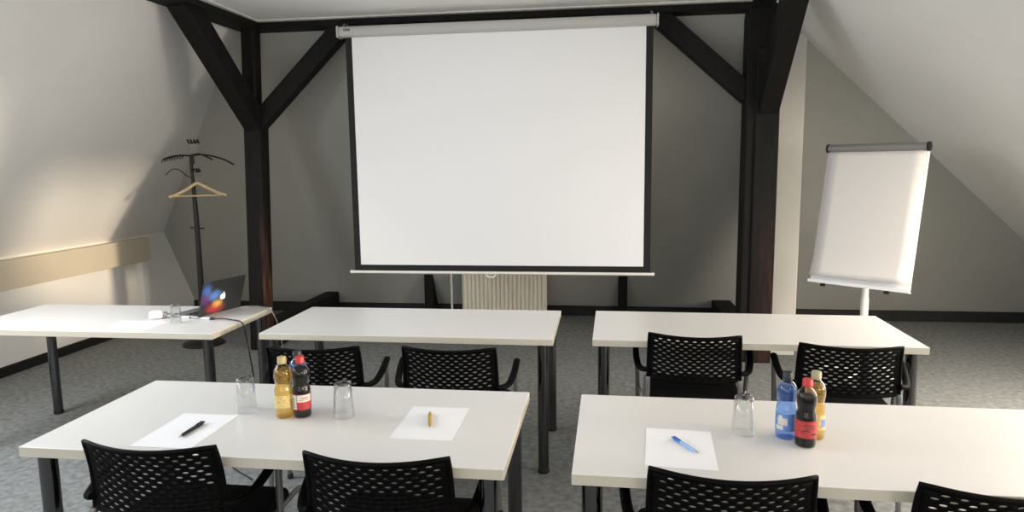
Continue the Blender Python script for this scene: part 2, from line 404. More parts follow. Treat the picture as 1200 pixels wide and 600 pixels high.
# ------------------------------------------------------------------- radiator
t = thing('radiator', 'cream ribbed panel radiator below the projection screen', 'radiator', (-1.04, 6.935, 0))
bm = B()
n = 20; x0, x1 = -.432, .432
prof = []
for i in range(n):
    a = x0 + (x1 - x0) * i / n; w = (x1 - x0) / n
    prof += [(a + w * .04, 0), (a + w * .12, 0), (a + w * .30, -.022), (a + w * .78, -.022), (a + w * .96, 0)]
pv = []
for z in (.07, .085, .60, .615):
    pv.append([bm.verts.new((x, .03 + (y if .08 < z < .61 else .0), z)) for x, y in prof])
for A, C in zip(pv, pv[1:]):
    for j in range(len(A) - 1): bm.faces.new((A[j], A[j + 1], C[j + 1], C[j]))
box(bm, (x0, .031, .07), (x1, .05, .615))
link('front_panel', bm, M['rad'], t, True, 50)
bm = B(); box(bm, (x0, .03, .612), (x1, .09, .622), .002, 1); link('top_grille', bm, M['rad'], t)
for s in (-1, 1):
    bm = B(); box(bm, (s * .437 - .006, .025, .06), (s * .437 + .006, .09, .622), .003, 1); link('side_panel', bm, M['rad'], t)
for s in (-1, 1):
    bm = B(); box(bm, (s * .33 - .02, .045, 0), (s * .33 + .02, .10, .075), .003, 1); link('foot', bm, M['rad'], t)
bm = B(); tube(bm, spline([(-1.598, 6.965, 0), (-1.598, 6.965, .25), (-1.598, 6.965, .52), (-1.59, 6.965, .555), (-1.56, 6.965, .57), (-1.483, 6.97, .57)], 5), .011, 12)
tag(link('heating_pipe', bm, M['barw'], None, True), 'thin white upright heating pipe left of the radiator', 'pipe')

# ------------------------------------------------------------------ tables
TW, TD, TH, TT = 1.594, .697, .74, .0344
def make_table():
    t = thing('conference_table', '', 'table')
    bm = B(); box(bm, (-TW / 2, -TD / 2, TH - TT), (TW / 2, TD / 2, TH), .0022, 2)
    for f in bm.faces:
        if abs(f.normal.z) < .3: f.material_index = 1
    link('tabletop', bm, [M['table'], M['edge']], t)
    bm = B(); i = .13
    for lo, hi in (((-TW / 2 + i, -TD / 2 + .13, .675), (TW / 2 - i, -TD / 2 + .155, .7055)), ((-TW / 2 + i, TD / 2 - .155, .675), (TW / 2 - i, TD / 2 - .13, .7055)),
                   ((-TW / 2 + .13, -TD / 2 + i, .675), (-TW / 2 + .155, TD / 2 - i, .7055)), ((TW / 2 - .155, -TD / 2 + i, .675), (TW / 2 - .13, TD / 2 - i, .7055))):
        box(bm, lo, hi, .002, 1)
    link('frame', bm, M['under'], t)
    for sx in (-1, 1):
        for sy in (-1, 1):
            c = (sx * (TW / 2 - .056), sy * (TD / 2 - .05))
            bm = B(); lathe(bm, [(.0285, .022), (.0285, .7055)], 24, (c[0], c[1], 0)); lg = link('leg', bm, M['chrome'], t, True)
            bm = B(); lathe(bm, [(.027, 0), (.0305, .004), (.0305, .020), (.028, .026)], 24, (c[0], c[1], 0)); link('foot', bm, M['rubber'], lg, True)
    return t
tables = [  # corner xy, which corner, rot, label
    ((-1.856, 3.412), -1, .003, 'empty white table in the far row, below the projection screen'),
    ((-.062, 3.431), -1, -.012, 'empty white table in the far row, in front of the flipchart'),
    ((-.291, 1.895), 1, .001, 'white table in the near row on the left, with two sheets and two glasses'),
    ((-.093, 1.889), -1, -.007, 'white table in the near row on the right, with one sheet and a blue pen'),
    ((-2.109, 3.381), 1, .011, 'white table on the far left carrying the laptop'),
]
T0 = make_table()
for i, (c, sgn, a, lab) in enumerate(tables):
    o = T0 if i == 0 else copy_tree(T0)
    d = Vector((-sgn * TW / 2, TD / 2, 0)); d.rotate(Matrix.Rotation(a, 3, 'Z'))
    o.location = (c[0] + d.x, c[1] + d.y, 0); o.rotation_euler = (0, 0, a)
    tag(o, lab, 'table', 'white conference tables')

# ------------------------------------------------------------------- chairs
HW = .2185
def bp(s, tt):
    """backrest surface: s sideways metres, tt height metres above lower edge"""
    v = tt / .228; u = s / HW; c = 1 - u * u
    x = s * (1.02 - .03 * v)
    y = -.212 - .028 * v - .046 * c + .012 * math.sin(PI * min(1, max(0, v)))
    z = .566 + tt - .009 * c * v - .008 * c * (1 - v)
    return Vector((x, y, z))
def make_chair():
    t = thing('conference_chair', '', 'chair')
    # perforated back shell
    bm = B(); px, pz, rows, t0 = .0408, .01475, 14, .0115
    def poly(pts): bm.faces.new([bm.verts.new(bp(*q)) for q in pts])
    def solid(s0, s1, a, b2, n=1):
        for i in range(n):
            p, q = s0 + (s1 - s0) * i / n, s0 + (s1 - s0) * (i + 1) / n
            poly([(p, a), (q, a), (q, b2), (p, b2)])
    S = px * 5
    for r_ in range(rows):
        a = t0 + r_ * pz; b2 = a + pz; off = (r_ % 2) * px / 2
        if off: solid(-S, -S + off, a, b2); solid(S - off, S, a, b2)
        for c_ in range(10 - (r_ % 2)):
            s0 = -S + off + c_ * px; cx, cz = s0 + px / 2, (a + b2) / 2
            outer = [(s0, a), (cx, a), (s0 + px, a), (s0 + px, cz), (s0 + px, b2), (cx, b2), (s0, b2), (s0, cz)]
            hw, hh = .0112, .0045
            inner = [(cx - hw * .6, cz - hh * .72), (cx, cz - hh), (cx + hw * .6, cz - hh * .72), (cx + hw, cz), (cx + hw * .6, cz + hh * .72), (cx, cz + hh), (cx - hw * .6, cz + hh * .72), (cx - hw, cz)]
            for q in range(8):
                q2 = (q + 1) % 8; poly([outer[q], outer[q2], inner[q2], inner[q]])
        solid(-HW, -S, a, b2); solid(S, HW, a, b2)
    solid(-HW, HW, 0, t0, 16); solid(-HW, HW, t0 + rows * pz, .228, 16)
    bmesh.ops.remove_doubles(bm, verts=bm.verts[:], dist=.0001)
    bk = link('backrest', bm, M['black'], t, True, 60)
    md = bk.modifiers.new('thickness', 'SOLIDIFY'); md.thickness = .005; md.offset = 0
    # rounded rim around the shell
    bm = B(); L = []
    for i in range(17): L.append(bp(-HW + 2 * HW * i / 16, 0))
    for i in range(1, 9): L.append(bp(HW, .228 * i / 8))
    for i in range(1, 17): L.append(bp(HW - 2 * HW * i / 16, .228))
    for i in range(1, 8): L.append(bp(-HW, .228 - .228 * i / 8))
    tube(bm, L, .0078, 8, True); link('backrest_rim', bm, M['black'], t, True, 80)
    # seat: padded cushion on a shell
    bm = B(); box(bm, (-.238, -.235, .412), (.238, .190, .474), .026, 4)
    for v in bm.verts:
        if v.co.z > .44: v.co.z += .008 * (1 - (v.co.x / .24) ** 2) - .012 * max(0, (v.co.y - .08) / .1)
        v.co.x *= 1 + .02 * (v.co.y / .2)
    link('seat', bm, M['fabric'], t, True, 70)
    bm = B(); box(bm, (-.215, -.215, .392), (.215, .17, .416), .010, 2); link('seat_shell', bm, M['black'], t, True)
    for s in (-1, 1):
        bm = B(); P = [(s * .2185, -.222, .606), (s * .246, -.205, .600), (s * .270, -.150, .603), (s * .283, -.075, .628), (s * .288, .0, .660), (s * .287, .022, .664)]
        tube(bm, spline(P, 5), .0125, 10, ry=.017); link('armrest', bm, M['black'], t, True, 60)
        bm = B(); tube(bm, spline([(s * .220, -.220, .566), (s * .221, -.224, .54), (s * .224, -.236, .38), (s * .232, -.268, .012)], 4), .0125, 12); lg = link('leg', bm, M['tube'], t, True)
        bm = B(); lathe(bm, [(.0125, 0), (.0155, .003), (.0155, .02), (.0135, .028)], 12, (s * .232, -.268, 0)); link('foot', bm, M['rubber'], lg, True)
        bm = B(); tube(bm, spline([(s * .287, .014, .662), (s * .284, .016, .60), (s * .276, .03, .40), (s * .262, .06, .012)], 4), .0118, 12); lg = link('leg', bm, M['tube'], t, True)
        bm = B(); lathe(bm, [(.0125, 0), (.0155, .003), (.0155, .02), (.0135, .028)], 12, (s * .262, .06, 0)); link('foot', bm, M['rubber'], lg, True)
        bm = B(); tube(bm, spline([(s * .222, -.232, .415), (s * .236, -.15, .418), (s * .240, .10, .420), (s * .240, .24, .422), (s * .238, .278, .405), (s * .232, .285, .375)], 5), .0105, 10)
        tube(bm, spline([(s * .240, -.02, .42), (s * .262, -.005, .425), (s * .278, .026, .44)], 4), .008, 8)
        link('seat_rail', bm, M['tube'], t, True)
    bm = B(); tube(bm, [(-.24, .12, .400), (.24, .12, .400)], .010, 10); tube(bm, [(-.236, -.12, .400), (.236, -.12, .400)], .010, 10); link('cross_bar', bm, M['tube'], t, True)
    return t
chairs = [
    ((.434, 3.356), -4.3, 'black perforated armchair at the empty table before the flipchart, seat showing below its back'),
    ((1.109, 3.218), -4.1, 'black perforated armchair at the empty right table, just behind the right bottle trio'),
    ((-.7135, 3.017), 1.1, 'black perforated armchair below the screen with both arms showing, behind the gold pen'),
    ((-1.354, 2.976), 5.0, 'black perforated armchair below the screen, partly hidden by the left bottle trio'),
    ((.343, 1.828), -1.5, 'black perforated-back armchair at the near right table, in front of the blue pen'),
    ((-.659, 1.833), .6, 'black perforated-back armchair at the near left table, in front of the gold pen'),
    ((-1.383, 1.841), .6, 'black perforated-back armchair at the near left table, in front of the black pen'),
    ((1.030, 1.800), -3.0, 'black perforated armchair cut off at the right edge of the photo'),
]
C0 = make_chair()
for i, (c, deg, lab) in enumerate(chairs):
    o = C0 if i == 0 else copy_tree(C0)
    a = math.radians(deg); d = Vector((0, .24, 0)); d.rotate(Matrix.Rotation(a, 3, 'Z'))
    o.location = (c[0] + d.x, c[1] + d.y, 0); o.rotation_euler = (0, 0, a)
    tag(o, lab, 'chair', 'black armchairs at the tables')

# ----------------------------------------------------------------- coat stand
cx, cy = -3.716, 5.82
t = thing('coat_stand', 'tall black iron coat stand with curved arms beside the left slope', 'coat stand', (cx, cy, 0))
bm = B(); lathe(bm, [(.185, 0), (.185, .012), (.17, .022), (.05, .034), (.035, .05)], 40); link('base', bm, M['iron'], t, True)
bm = B(); tube(bm, [(0, 0, .04), (.012, 0, .60), (.015, 0, 1.15), (.010, 0, 1.45), (.004, 0, 1.735)], [.028, .026, .023, .017, .012], 12); link('pole', bm, M['iron'], t, True)
def rod(pts, r, name='arm'):
    bm = B(); tube(bm, spline(pts, 5), r, 8); return link(name, bm, M['iron'], t, True)
for pts in ([(0, 0, 1.742), (.10, -.03, 1.757), (.19, -.07, 1.735), (.272, -.10, 1.705)],
            [(0, 0, 1.742), (.08, -.09, 1.750), (.14, -.18, 1.715), (.175, -.23, 1.67)],
            [(0, 0, 1.742), (.06, .10, 1.752), (.17, .2, 1.72), (.27, .26, 1.66)]):
    rod(pts, .0075)
a1 = rod([(0, 0, 1.742), (-.09, -.01, 1.747), (-.17, -.02, 1.737), (-.245, -.03, 1.715)], .0075)
for i in range(9):
    x = -.045 - i * .0245; z = 1.745 - (abs(x) / .245) ** 1.6 * .030
    bm = B(); tube(bm, [(x, -.02, z + .004), (x - .004, -.045, z - .012), (x - .008, -.05, z - .03)], .005, 6); link('peg', bm, M['iron'], a1, True)
# upper peg comb on thin wires
a2 = rod([(-.005, 0, 1.856), (.095, 0, 1.864)], .006, 'top_rail')
for i in range(4):
    x = .0 + i * .031
    bm = B(); tube(bm, [(x, 0, 1.853), (x + .004, -.02, 1.868), (x + .002, -.03, 1.885)], .008, 6); link('peg', bm, M['iron'], a2, True)
for x0_, x1_ in ((.02, .015), (.05, .046), (.075, .085)):
    bm = B(); tube(bm, spline([(x0_ * .4, 0, 1.745), (x0_, .005, 1.80), (x1_, 0, 1.855)], 4), .003, 6); link('wire', bm, M['hook'], t, True)
# lower peg row on the pole
a3 = rod([(.0, 0, 1.60), (.095, -.015, 1.602)], .009, 'peg_rail')
for i in range(4):
    x = .028 + i * .022
    bm = B(); tube(bm, [(x, -.01, 1.60), (x + .004, -.035, 1.612), (x + .003, -.042, 1.628)], .008, 6); link('peg', bm, M['iron'], a3, True)
rod([(.0, 0, 1.54), (-.05, -.02, 1.575), (-.095, -.03, 1.617), (-.16, -.035, 1.622), (-.225, -.04, 1.575)], .0042, 'hat_hook')
rod([(-.05, 0, 1.093), (.085, 0, 1.085)], .0065, 'cross_pin')
# hanger
hx, hy, hz = cx + .095, cy - .075, 1.375
t = thing('clothes_hanger', 'pale wooden clothes hanger hanging on the black coat stand', 'hanger', (hx, hy, hz), .05)
bm = B()
tube(bm, spline([(-.272, 0, .0), (-.20, 0, .022), (-.10, 0, .070), (-.03, 0, .112), (0, 0, .122), (.03, 0, .112), (.10, 0, .075), (.20, 0, .032), (.272, 0, .012)], 4), .0135, 10, ry=.010)
link('shoulder_bar', bm, M['beech'], t, True)
bm = B(); tube(bm, [(-.255, 0, .005), (.255, 0, .016)], .0075, 8); link('trouser_bar', bm, M['beech'], t, True)
bm = B(); tube(bm, spline([(0, 0, .12), (0, 0, .165), (-.028, .01, .195), (-.03, .03, .228), (-.012, .05, .242), (.008, .06, .228)], 6), .0026, 8); link('hook', bm, M['hook'], t, True)

# ------------------------------------------------------------------ flipchart
fy, ft, FW, FL = -.721, .211, .70, 1.016
top = Vector((1.929, 5.298, 1.717))
t = thing('flipchart_easel', 'white flipchart easel on a single pole, right of the cream pier', 'flipchart', (1.90, 5.28, 0))
ax = Vector((math.cos(fy), math.sin(fy), 0)); bk_ = Vector((-math.sin(fy), math.cos(fy), 0))
up_ = Vector((0, 0, 1)) * math.cos(ft) + bk_ * math.sin(ft); nf = ax.cross(up_)     # nf points behind / front
if nf.dot(bk_) > 0: nf = -nf
FM = Matrix((ax, up_, -nf)).transposed().to_4x4()      # local x right, y up, z to the back
FM.translation = top - t.location
bm = B(); box(bm, (-FW / 2 + .004, -FL + .012, .004), (FW / 2 - .004, -.03, .020), .003, 2, FM); bd = link('board', bm, M['board'], t)
bm = B(); r_ = bmesh.ops.create_cone(bm, segments=24, radius1=.029, radius2=.029, depth=FW - .02, cap_ends=True)
for v in bm.verts: v.co = FM @ (Matrix.Rotation(PI / 2, 4, 'Y') @ v.co + Vector((0, -.002, -.004)))
cb = link('clamp_bar', bm, M['alu'], t, True)
for s in (-1, 1):
    bm = B(); bmesh.ops.create_cone(bm, segments=24, radius1=.033, radius2=.033, depth=.016, cap_ends=True)
    for v in bm.verts: v.co = FM @ (Matrix.Rotation(PI / 2, 4, 'Y') @ v.co + Vector((s * (FW / 2 - .008), -.002, -.004)))
    link('end_cap', bm, M['rubber'], cb, True)
bm = B(); box(bm, (-FW / 2, -FL, -.022), (FW / 2, -FL + .010, .022), .002, 1, FM); box(bm, (-FW / 2, -FL, -.024), (FW / 2, -FL + .022, -.019), .001, 1, FM)
link('pen_tray', bm, M['board'], t)
for s in (-.245, .20):
    bm = B(); box(bm, (s - .016, -FL - .022, -.01), (s + .016, -FL + .001, .016), .005, 2, FM); link('tray_clip', bm, M['rubber'], t)
bm = B(); lathe(bm, [(.027, .07), (.027, .62), (.023, .625), (.023, 1.30)], 24); link('column', bm, M['barw'], t, True)
bm = B(); beam(bm, (0, 0, 1.20), FM @ Vector((0, -.45, .022)), .05, .05, ax); link('tilt_bracket', bm, M['alu'], t)
bm = B(); lathe(bm, [(.045, .055), (.045, .10), (.03, .12)], 24); hub = link('hub', bm, M['barw'], t, True)
for i in range(5):
    a = 2 * PI * i / 5 + .3; c_, s_ = math.cos(a), math.sin(a)
    bm = B(); tube(bm, spline([(.03 * c_, .03 * s_, .085), (.15 * c_, .15 * s_, .075), (.30 * c_, .30 * s_, .058)], 3), .016, 10); f_ = link('foot_arm', bm, M['barw'], t, True)
    bm = B(); box(bm, (.30 * c_ - .02, .30 * s_ - .02, 0), (.30 * c_ + .02, .30 * s_ + .02, .048), .012, 3); link('caster', bm, M['rubber'], f_, True)
# the pad of sheets clamped to the board, the front sheet curling off the tray
t = thing('flipchart_pad', 'blank white paper pad clamped on the flipchart, lower edge curling', 'paper pad', tuple(top))
PM = FM.copy(); PM.translation = Vector((0, 0, 0))
bm = B(); box(bm, (-.335, -FL + .030, -.004), (.340, -.026, .003), .001, 1, PM); link('sheet_stack', bm, M['paper'], t)
bm = B(); n = 24; g = []
for j in range(n + 1):
    v = j / n; y = -.027 - v * (FL - .085); zc = -.0052 - .030 * max(0, (v - .72) / .28) ** 2
    g.append([bm.verts.new(PM @ Vector((-.338 + .672 * i / 8, y - .006 * (1 - i / 8) * v, zc - .006 * max(0, v - .8) * (1 - i / 8)))) for i in range(9)])
for A, C in zip(g, g[1:]):
    for i in range(8): bm.faces.new((A[i], A[i + 1], C[i + 1], C[i]))
fs = link('front_sheet', bm, M['pad'], t, True); md = fs.modifiers.new('thickness', 'SOLIDIFY'); md.thickness = .0006; md.offset = 0

# ------------------------------------------------------ things on the tables
def sheet(name, corners, label, m='paper', z=TH):
    bm = B(); prism(bm, [(x, y, 0) for x, y in corners], (0, 0, .0012))
    c = Vector((sum(x for x, y in corners) / 4, sum(y for x, y in corners) / 4, 0))
    for v in bm.verts: v.co -= c
    return tag(link(name, bm, M[m], None, loc=(c.x, c.y, z + .0002)), label, 'paper', 'blank sheets on the tables')
def rect(c, w, h, a):
    ca, sa = math.cos(a), math.sin(a)
    return [(c[0] + x * ca - y * sa, c[1] + x * sa + y * ca) for x, y in ((-w / 2, -h / 2), (w / 2, -h / 2), (w / 2, h / 2), (-w / 2, h / 2))]
sheet('paper_sheet', rect((-1.417, 2.083), .21, .297, .0), 'blank white sheet under the black pen')
sheet('paper_sheet', rect((-.5975, 2.236), .21, .30, .0), 'blank white sheet under the gold pen')
sheet('paper_sheet', rect((.235, 2.107), .21, .297, -.075 + .005), 'blank white sheet under the blue pen')
sheet('paper_sheet', rect((-2.683, 3.523), .297, .215, -.02), 'blank white sheet lying in the light on the laptop table')

def pen(name, tip, tail, label, cb, ct, cc, r=.0052, z=TH + .0014):
    tip, tail = Vector((*tip, 0)), Vector((*tail, 0)); d = tail - tip; L = d.length; a = math.atan2(d.y, d.x)
    t = thing(name, label, 'pen', (tip.x, tip.y, z), a, 'pens on the sheets')
    def seg(nm, prof, m):
        bm = B(); lathe(bm, prof, 14)
        for v in bm.verts: v.co = Vector((v.co.z, v.co.x, v.co.y + r))
        return link(nm, bm, m, t, True)
    seg('tip', [(.0007, 0), (.0014, .004), (.0034, .014)], ct)
    seg('barrel', [(.0034, .014), (r * .92, .026), (r, .05), (r, L * .66)], cb)
    seg('cap', [(r * 1.0, L * .66), (r * 1.06, L * .665), (r * 1.06, L - .014), (r * .8, L - .010)], cc)
    seg('push_button', [(r * .55, L - .010), (r * .55, L - .001), (r * .3, L)], cc)
    bm = B(); box(bm, (L * .68, -.0022, r * 2.0), (L - .012, .0022, r * 2.0 + .0022), .0006, 1); box(bm, (L - .018, -.0022, r * 1.7), (L - .012, .0022, r * 2.0 + .0022), .0004, 1)
    link('clip', bm, cc, t)
pen('ballpoint_pen', (-1.395, 2.004), (-1.390, 2.145), 'black ballpoint pen on the sheet at the far left of the near table', M['blackpen'], M['greymet'], M['blackpen'], .0062)
pen('ballpoint_pen', (-.587, 2.176), (-.621, 2.313), 'gold ballpoint pen lying on a blank sheet', M['goldpen'], M['greymet'], M['goldpen'], .0062)
pen('ballpoint_pen', (.287, 2.056), (.218, 2.178), 'blue ballpoint pen lying on the right sheet', M['bluebarrel'], M['greymet'], M['bluepen'], .0055)

def tumbler(x, y, label, h=.126, rt=.0305, rb=.0385, facet=.0):
    """drinking glass turned upside down: thick base uppermost"""
    t = thing('drinking_glass', label, 'glass', (x, y, TH), .3, 'upturned drinking glasses')
    bm = B()
    lathe(bm, [(rb - .0028, .0012), (rb, .0004), (rb + .0006, .003), (rb - (rb - rt) * .5, h * .5), (rt + .001, h * .9), (rt, h - .004), (rt - .003, h), (rt * .5, h - .002), (.0005, h - .003)], 40, cap0=False, facet=facet)
    link('outer_wall', bm, M['glass'], t, True, 70)
    bm = B()
    lathe(bm, [(rb - .0028, .0012), (rb - .0034, .004), (rb - (rb - rt) * .5 - .003, h * .5), (rt - .003, h * .86), (rt * .8, h - .016), (.0005, h - .015)], 40, cap0=False)
    link('inner_wall', bm, M['glass'], t, True, 70)
tumbler(-1.309, 2.285, 'upturned clear glass left of the juice bottle', facet=.02)
tumbler(-.925, 2.263, 'upturned clear glass right of the cola bottle with the pale label')
tumbler(.456, 2.255, 'upturned clear glass by the blue pen, left of the right bottle trio', facet=.012)
tumbler(-2.462, 3.600, 'upturned clear glass on the table with the laptop', h=.115, rt=.0255, rb=.031)

PROF = [(.026, 0), (.0315, .004), (.0333, .014), (.0330, .028), (.0325, .032), (.0325, .088), (.0330, .094), (.0318, .104), (.0280, .116), (.0272, .122), (.0285, .130), (.0316, .145), (.0320, .158), (.0302, .171), (.0250, .182), (.0175, .190), (.0138, .194), (.0135, .199)]
def inner(zmax, k=.955):
    out = []
    for (r0, z0), (r1, z1) in zip(PROF, PROF[1:]):
        out.append((r0 * k, max(z0, .003)))
        if z1 > zmax:
            f = (zmax - z0) / (z1 - z0); out.append(((r0 + (r1 - r0) * f) * k, zmax)); break
    return out
def band(bm, z0, z1, a0, a1, r=.0329, n=24):
    for i in range(n):
        A, C = a0 + (a1 - a0) * i / n, a0 + (a1 - a0) * (i + 1) / n
        bm.faces.new([bm.verts.new((r * math.cos(q), r * math.sin(q), z)) for q, z in ((A, z0), (C, z0), (C, z1), (A, z1))])
def bottle(kind, x, y, rz, label, capm, shell, liq, zl, s=1.0):
    t = thing(kind, label, 'bottle', (x, y, TH), rz, 'small drink bottles'); t.scale = (s, s, s)
    bm = B(); lathe(bm, PROF, 36, cap1=False); link('bottle_body', bm, shell, t, True, 60)
    bm = B(); lathe(bm, inner(zl), 32); link('liquid', bm, liq, t, True, 60)
    bm = B(); lathe(bm, [(.0150, .197), (.0156, .199), (.0156, .205), (.0152, .206), (.0152, .218), (.0140, .221), (.001, .2212)], 40, facet=.03); link('cap', bm, capm, t, True, 30)
    return t
FR = -PI / 2
# left trio.  Angles are measured so that -90 degrees faces the camera side
t = bottle('juice_bottle', -1.139, 2.243, 0, 'apple juice bottle with pale gold cap in the left bottle trio', M['goldcap'], M['pet'], M['juice'], .176)
bm = B(); band(bm, .040, .086, FR - 1.1, FR + 1.1); link('label', bm, M['labelgold'], t)
t = bottle('cola_bottle', -1.077, 2.254, 0, 'dark cola bottle with red cap and pale and red label, in the left trio', M['red'], M['pet'], M['cola'], .180)
bm = B(); band(bm, .032, .088, FR - 1.6, FR + 1.9); lb = link('label', bm, M['labelred'], t)
bm = B(); band(bm, .034, .086, FR - .95, FR - .15, .0332); link('fact_panel', bm, M['labelwhite'], lb)
bm = B(); band(bm, .061, .0865, FR - .08, FR + 1.55, .0332); link('script_panel', bm, M['labelwhite'], lb)
bm = B(); band(bm, .068, .070, FR + .2, FR + 1.1, .0334); band(bm, .075, .078, FR + .35, FR + 1.15, .0334); link('script_line', bm, M['labelred'], lb)
bm = B()
for i in range(6): band(bm, .040 + i * .006, .043 + i * .006, FR - .85, FR - .4, .0334, 6)
band(bm, .070, .082, FR - .72, FR - .62, .0335, 3); link('fact_print', bm, M['labeldark'], lb)
t = bottle('water_bottle', -1.118, 2.322, 0, 'blue water bottle with dark cap behind the left juice and cola bottles', M['bluecap'], M['petblue'], M['water'], .170)
bm = B(); band(bm, .034, .090, FR - 1.6, FR + 1.6); lb = link('label', bm, M['labelblue'], t)
bm = B(); band(bm, .045, .066, FR - .9, FR + .5, .0332); link('label_patch', bm, M['labelwhite'], lb)
# right trio
t = bottle('cola_bottle', .627, 2.170, 0, 'dark cola bottle with red cap and plain red label, in the right trio', M['red'], M['pet'], M['cola'], .166, .98)
bm = B(); band(bm, .034, .090, FR - 1.9, FR + 1.9); lb = link('label', bm, M['labelred'], t)
bm = B(); band(bm, .074, .077, FR - .5, FR + .7, .0332); band(bm, .066, .068, FR - .3, FR + .9, .0332); band(bm, .056, .059, FR - .7, FR + .2, .0332); band(bm, .044, .050, FR + .3, FR + .9, .0332); link('label_print', bm, M['labeldark'], lb)
t = bottle('water_bottle', .583, 2.232, 0, 'blue water bottle with dark cap at the left of the right trio', M['bluecap'], M['petblue'], M['water'], .176, .99)
bm = B(); band(bm, .030, .088, FR - 1.9, FR + 1.9); lb = link('label', bm, M['labelblue'], t)
bm = B(); band(bm, .050, .074, FR - 1.1, FR - .1, .0332); band(bm, .034, .048, FR - 1.3, FR - .5, .0332); band(bm, .072, .082, FR - 1.0, FR - .6, .0332); link('label_patch', bm, M['labelwhite'], lb)
t = bottle('juice_bottle', .672, 2.238, 0, 'apple juice bottle with greyish cap at the right of the right trio', M['yellowcap'], M['pet'], M['juice'], .178, 1.0)
bm = B(); band(bm, .034, .086, FR - 1.2, FR + 1.6); lb = link('label', bm, M['labelgold'], t)
bm = B(); band(bm, .045, .070, FR + .4, FR + 1.1, .0332); link('label_patch', bm, M['labelblue'], lb)

# --------------------------------------------------------------------- laptop
p0, p1 = Vector((-2.392, 3.713, TH)), Vector((-2.312, 4.030, TH))
a = math.atan2(p1.y - p0.y, p1.x - p0.x); W = .335; D = .222
t = thing('laptop', 'open laptop with a colourful nebula cover, its back to the room', 'laptop', ((p0.x + p1.x) / 2, (p0.y + p1.y) / 2, TH), a)
# local x along hinge, y towards the user (away from the viewer's side = +y local is left/-X world)
bm = B(); box(bm, (-W / 2, .0, .002), (W / 2, D, .014), .003, 2); bs = link('base', bm, M['lapalu'], t)
bm = B()
for i in range(13):
    for j in range(5): box(bm, (-.135 + i * .0208, .035 + j * .019, .014), (-.135 + i * .0208 + .0175, .035 + j * .019 + .0155, .0152))
link('keyboard', bm, M['keys'], bs)
bm = B(); box(bm, (-.05, .14, .0139), (.05, .205, .0144)); link('touchpad', bm, M['greymet'], bs)
tl = math.radians(17)
LM = Matrix.Translation((0, .004, .010)) @ Matrix.Rotation(tl, 4, 'X')
m, nt, p = nodes('nebula_cover'); M['nebula'] = m
tc = nt.nodes.new('ShaderNodeTexCoord')
def blob(c, rad, col, prev, dist=1.0):
    mp = nt.nodes.new('ShaderNodeMapping'); mp.vector_type = 'POINT'
    mp.inputs['Location'].default_value = tuple(-c[i] / rad[i] for i in range(3)); mp.inputs['Scale'].default_value = tuple(1 / q for q in rad)
    nz = nt.nodes.new('ShaderNodeTexNoise'); nz.inputs['Scale'].default_value = 38; nz.inputs['Detail'].default_value = 9; nz.inputs['Roughness'].default_value = .75
    nt.links.new(tc.outputs['Object'], nz.inputs['Vector']); nt.links.new(tc.outputs['Object'], mp.inputs['Vector'])
    le = nt.nodes.new('ShaderNodeVectorMath'); le.operation = 'LENGTH'; nt.links.new(mp.outputs[0], le.inputs[0])
    ad = nt.nodes.new('ShaderNodeMath'); ad.operation = 'MULTIPLY_ADD'; ad.inputs[1].default_value = 1.1
    nt.links.new(nz.outputs['Fac'], ad.inputs[0]); nt.links.new(le.outputs['Value'], ad.inputs[2])
    mr = nt.nodes.new('ShaderNodeMapRange'); mr.inputs['From Min'].default_value = 1.85; mr.inputs['From Max'].default_value = .55; mr.interpolation_type = 'SMOOTHSTEP'
    nt.links.new(ad.outputs[0], mr.inputs['Value'])
    mx = nt.nodes.new('ShaderNodeMix'); mx.data_type = 'RGBA'
    nt.links.new(mr.outputs[0], mx.inputs[0]); nt.links.new(prev, mx.inputs[6]); mx.inputs[7].default_value = col
    return mx.outputs[2]
base = nt.nodes.new('ShaderNodeRGB'); base.outputs[0].default_value = (.022, .023, .026, 1)
cc = base.outputs[0]
cc = blob((-.135, 0, .165), (.04, 9, .05), (.06, .14, .45, 1), cc)
cc = blob((-.13, 0, .11), (.04, 9, .04), (.13, .03, .18, 1), cc)
cc = blob((-.065, 0, .125), (.06, 9, .04), (.10, .24, .62, 1), cc)
cc = blob((-.05, 0, .045), (.075, 9, .045), (.50, .04, .05, 1), cc)
cc = blob((-.035, 0, .07), (.045, 9, .03), (.72, .45, .10, 1), cc)
nt.links.new(cc, p.inputs['Base Color']); p.inputs['Roughness'].default_value = .3
bm = B(); box(bm, (-W / 2, -.007, 0), (W / 2, 0, D), .003, 2, None)
lid = link('lid', bm, M['nebula'], t)
lid.matrix_local = LM
bm = B(); box(bm, (-W / 2 + .01, -.0001, .014), (W / 2 - .01, .0006, D - .01)); link('display', bm, M['keys'], lid)
# lit fruit emblem in the middle of the lid
me = bpy.data.materials.new('lit_emblem'); me.use_nodes = True
me.node_tree.nodes['Principled BSDF'].inputs['Base Color'].default_value = (.9, .9, .9, 1)
me.node_tree.nodes['Principled BSDF'].inputs['Emission Color'].default_value = (1, 1, 1, 1)
me.node_tree.nodes['Principled BSDF'].inputs['Emission Strength'].default_value = .75
bm = B(); pts = []
for i in range(40):
    q = 2 * PI * i / 40; r_ = .0205 * (1 + .05 * math.cos(2 * q))
    x, z = r_ * math.cos(q), r_ * 1.02 * math.sin(q)
    if abs(x) < .007: z *= 1 - .16 * (1 - abs(x) / .007)
    dx, dz = x - .0245, z - .002; dd = math.hypot(dx, dz)      # the bite
    if dd < .0095: x, z = 0.0245 + dx / dd * .0095, .002 + dz / dd * .0095
    pts.append((x, -.0074, z + .108))
prism(bm, pts, (0, .0006, 0))
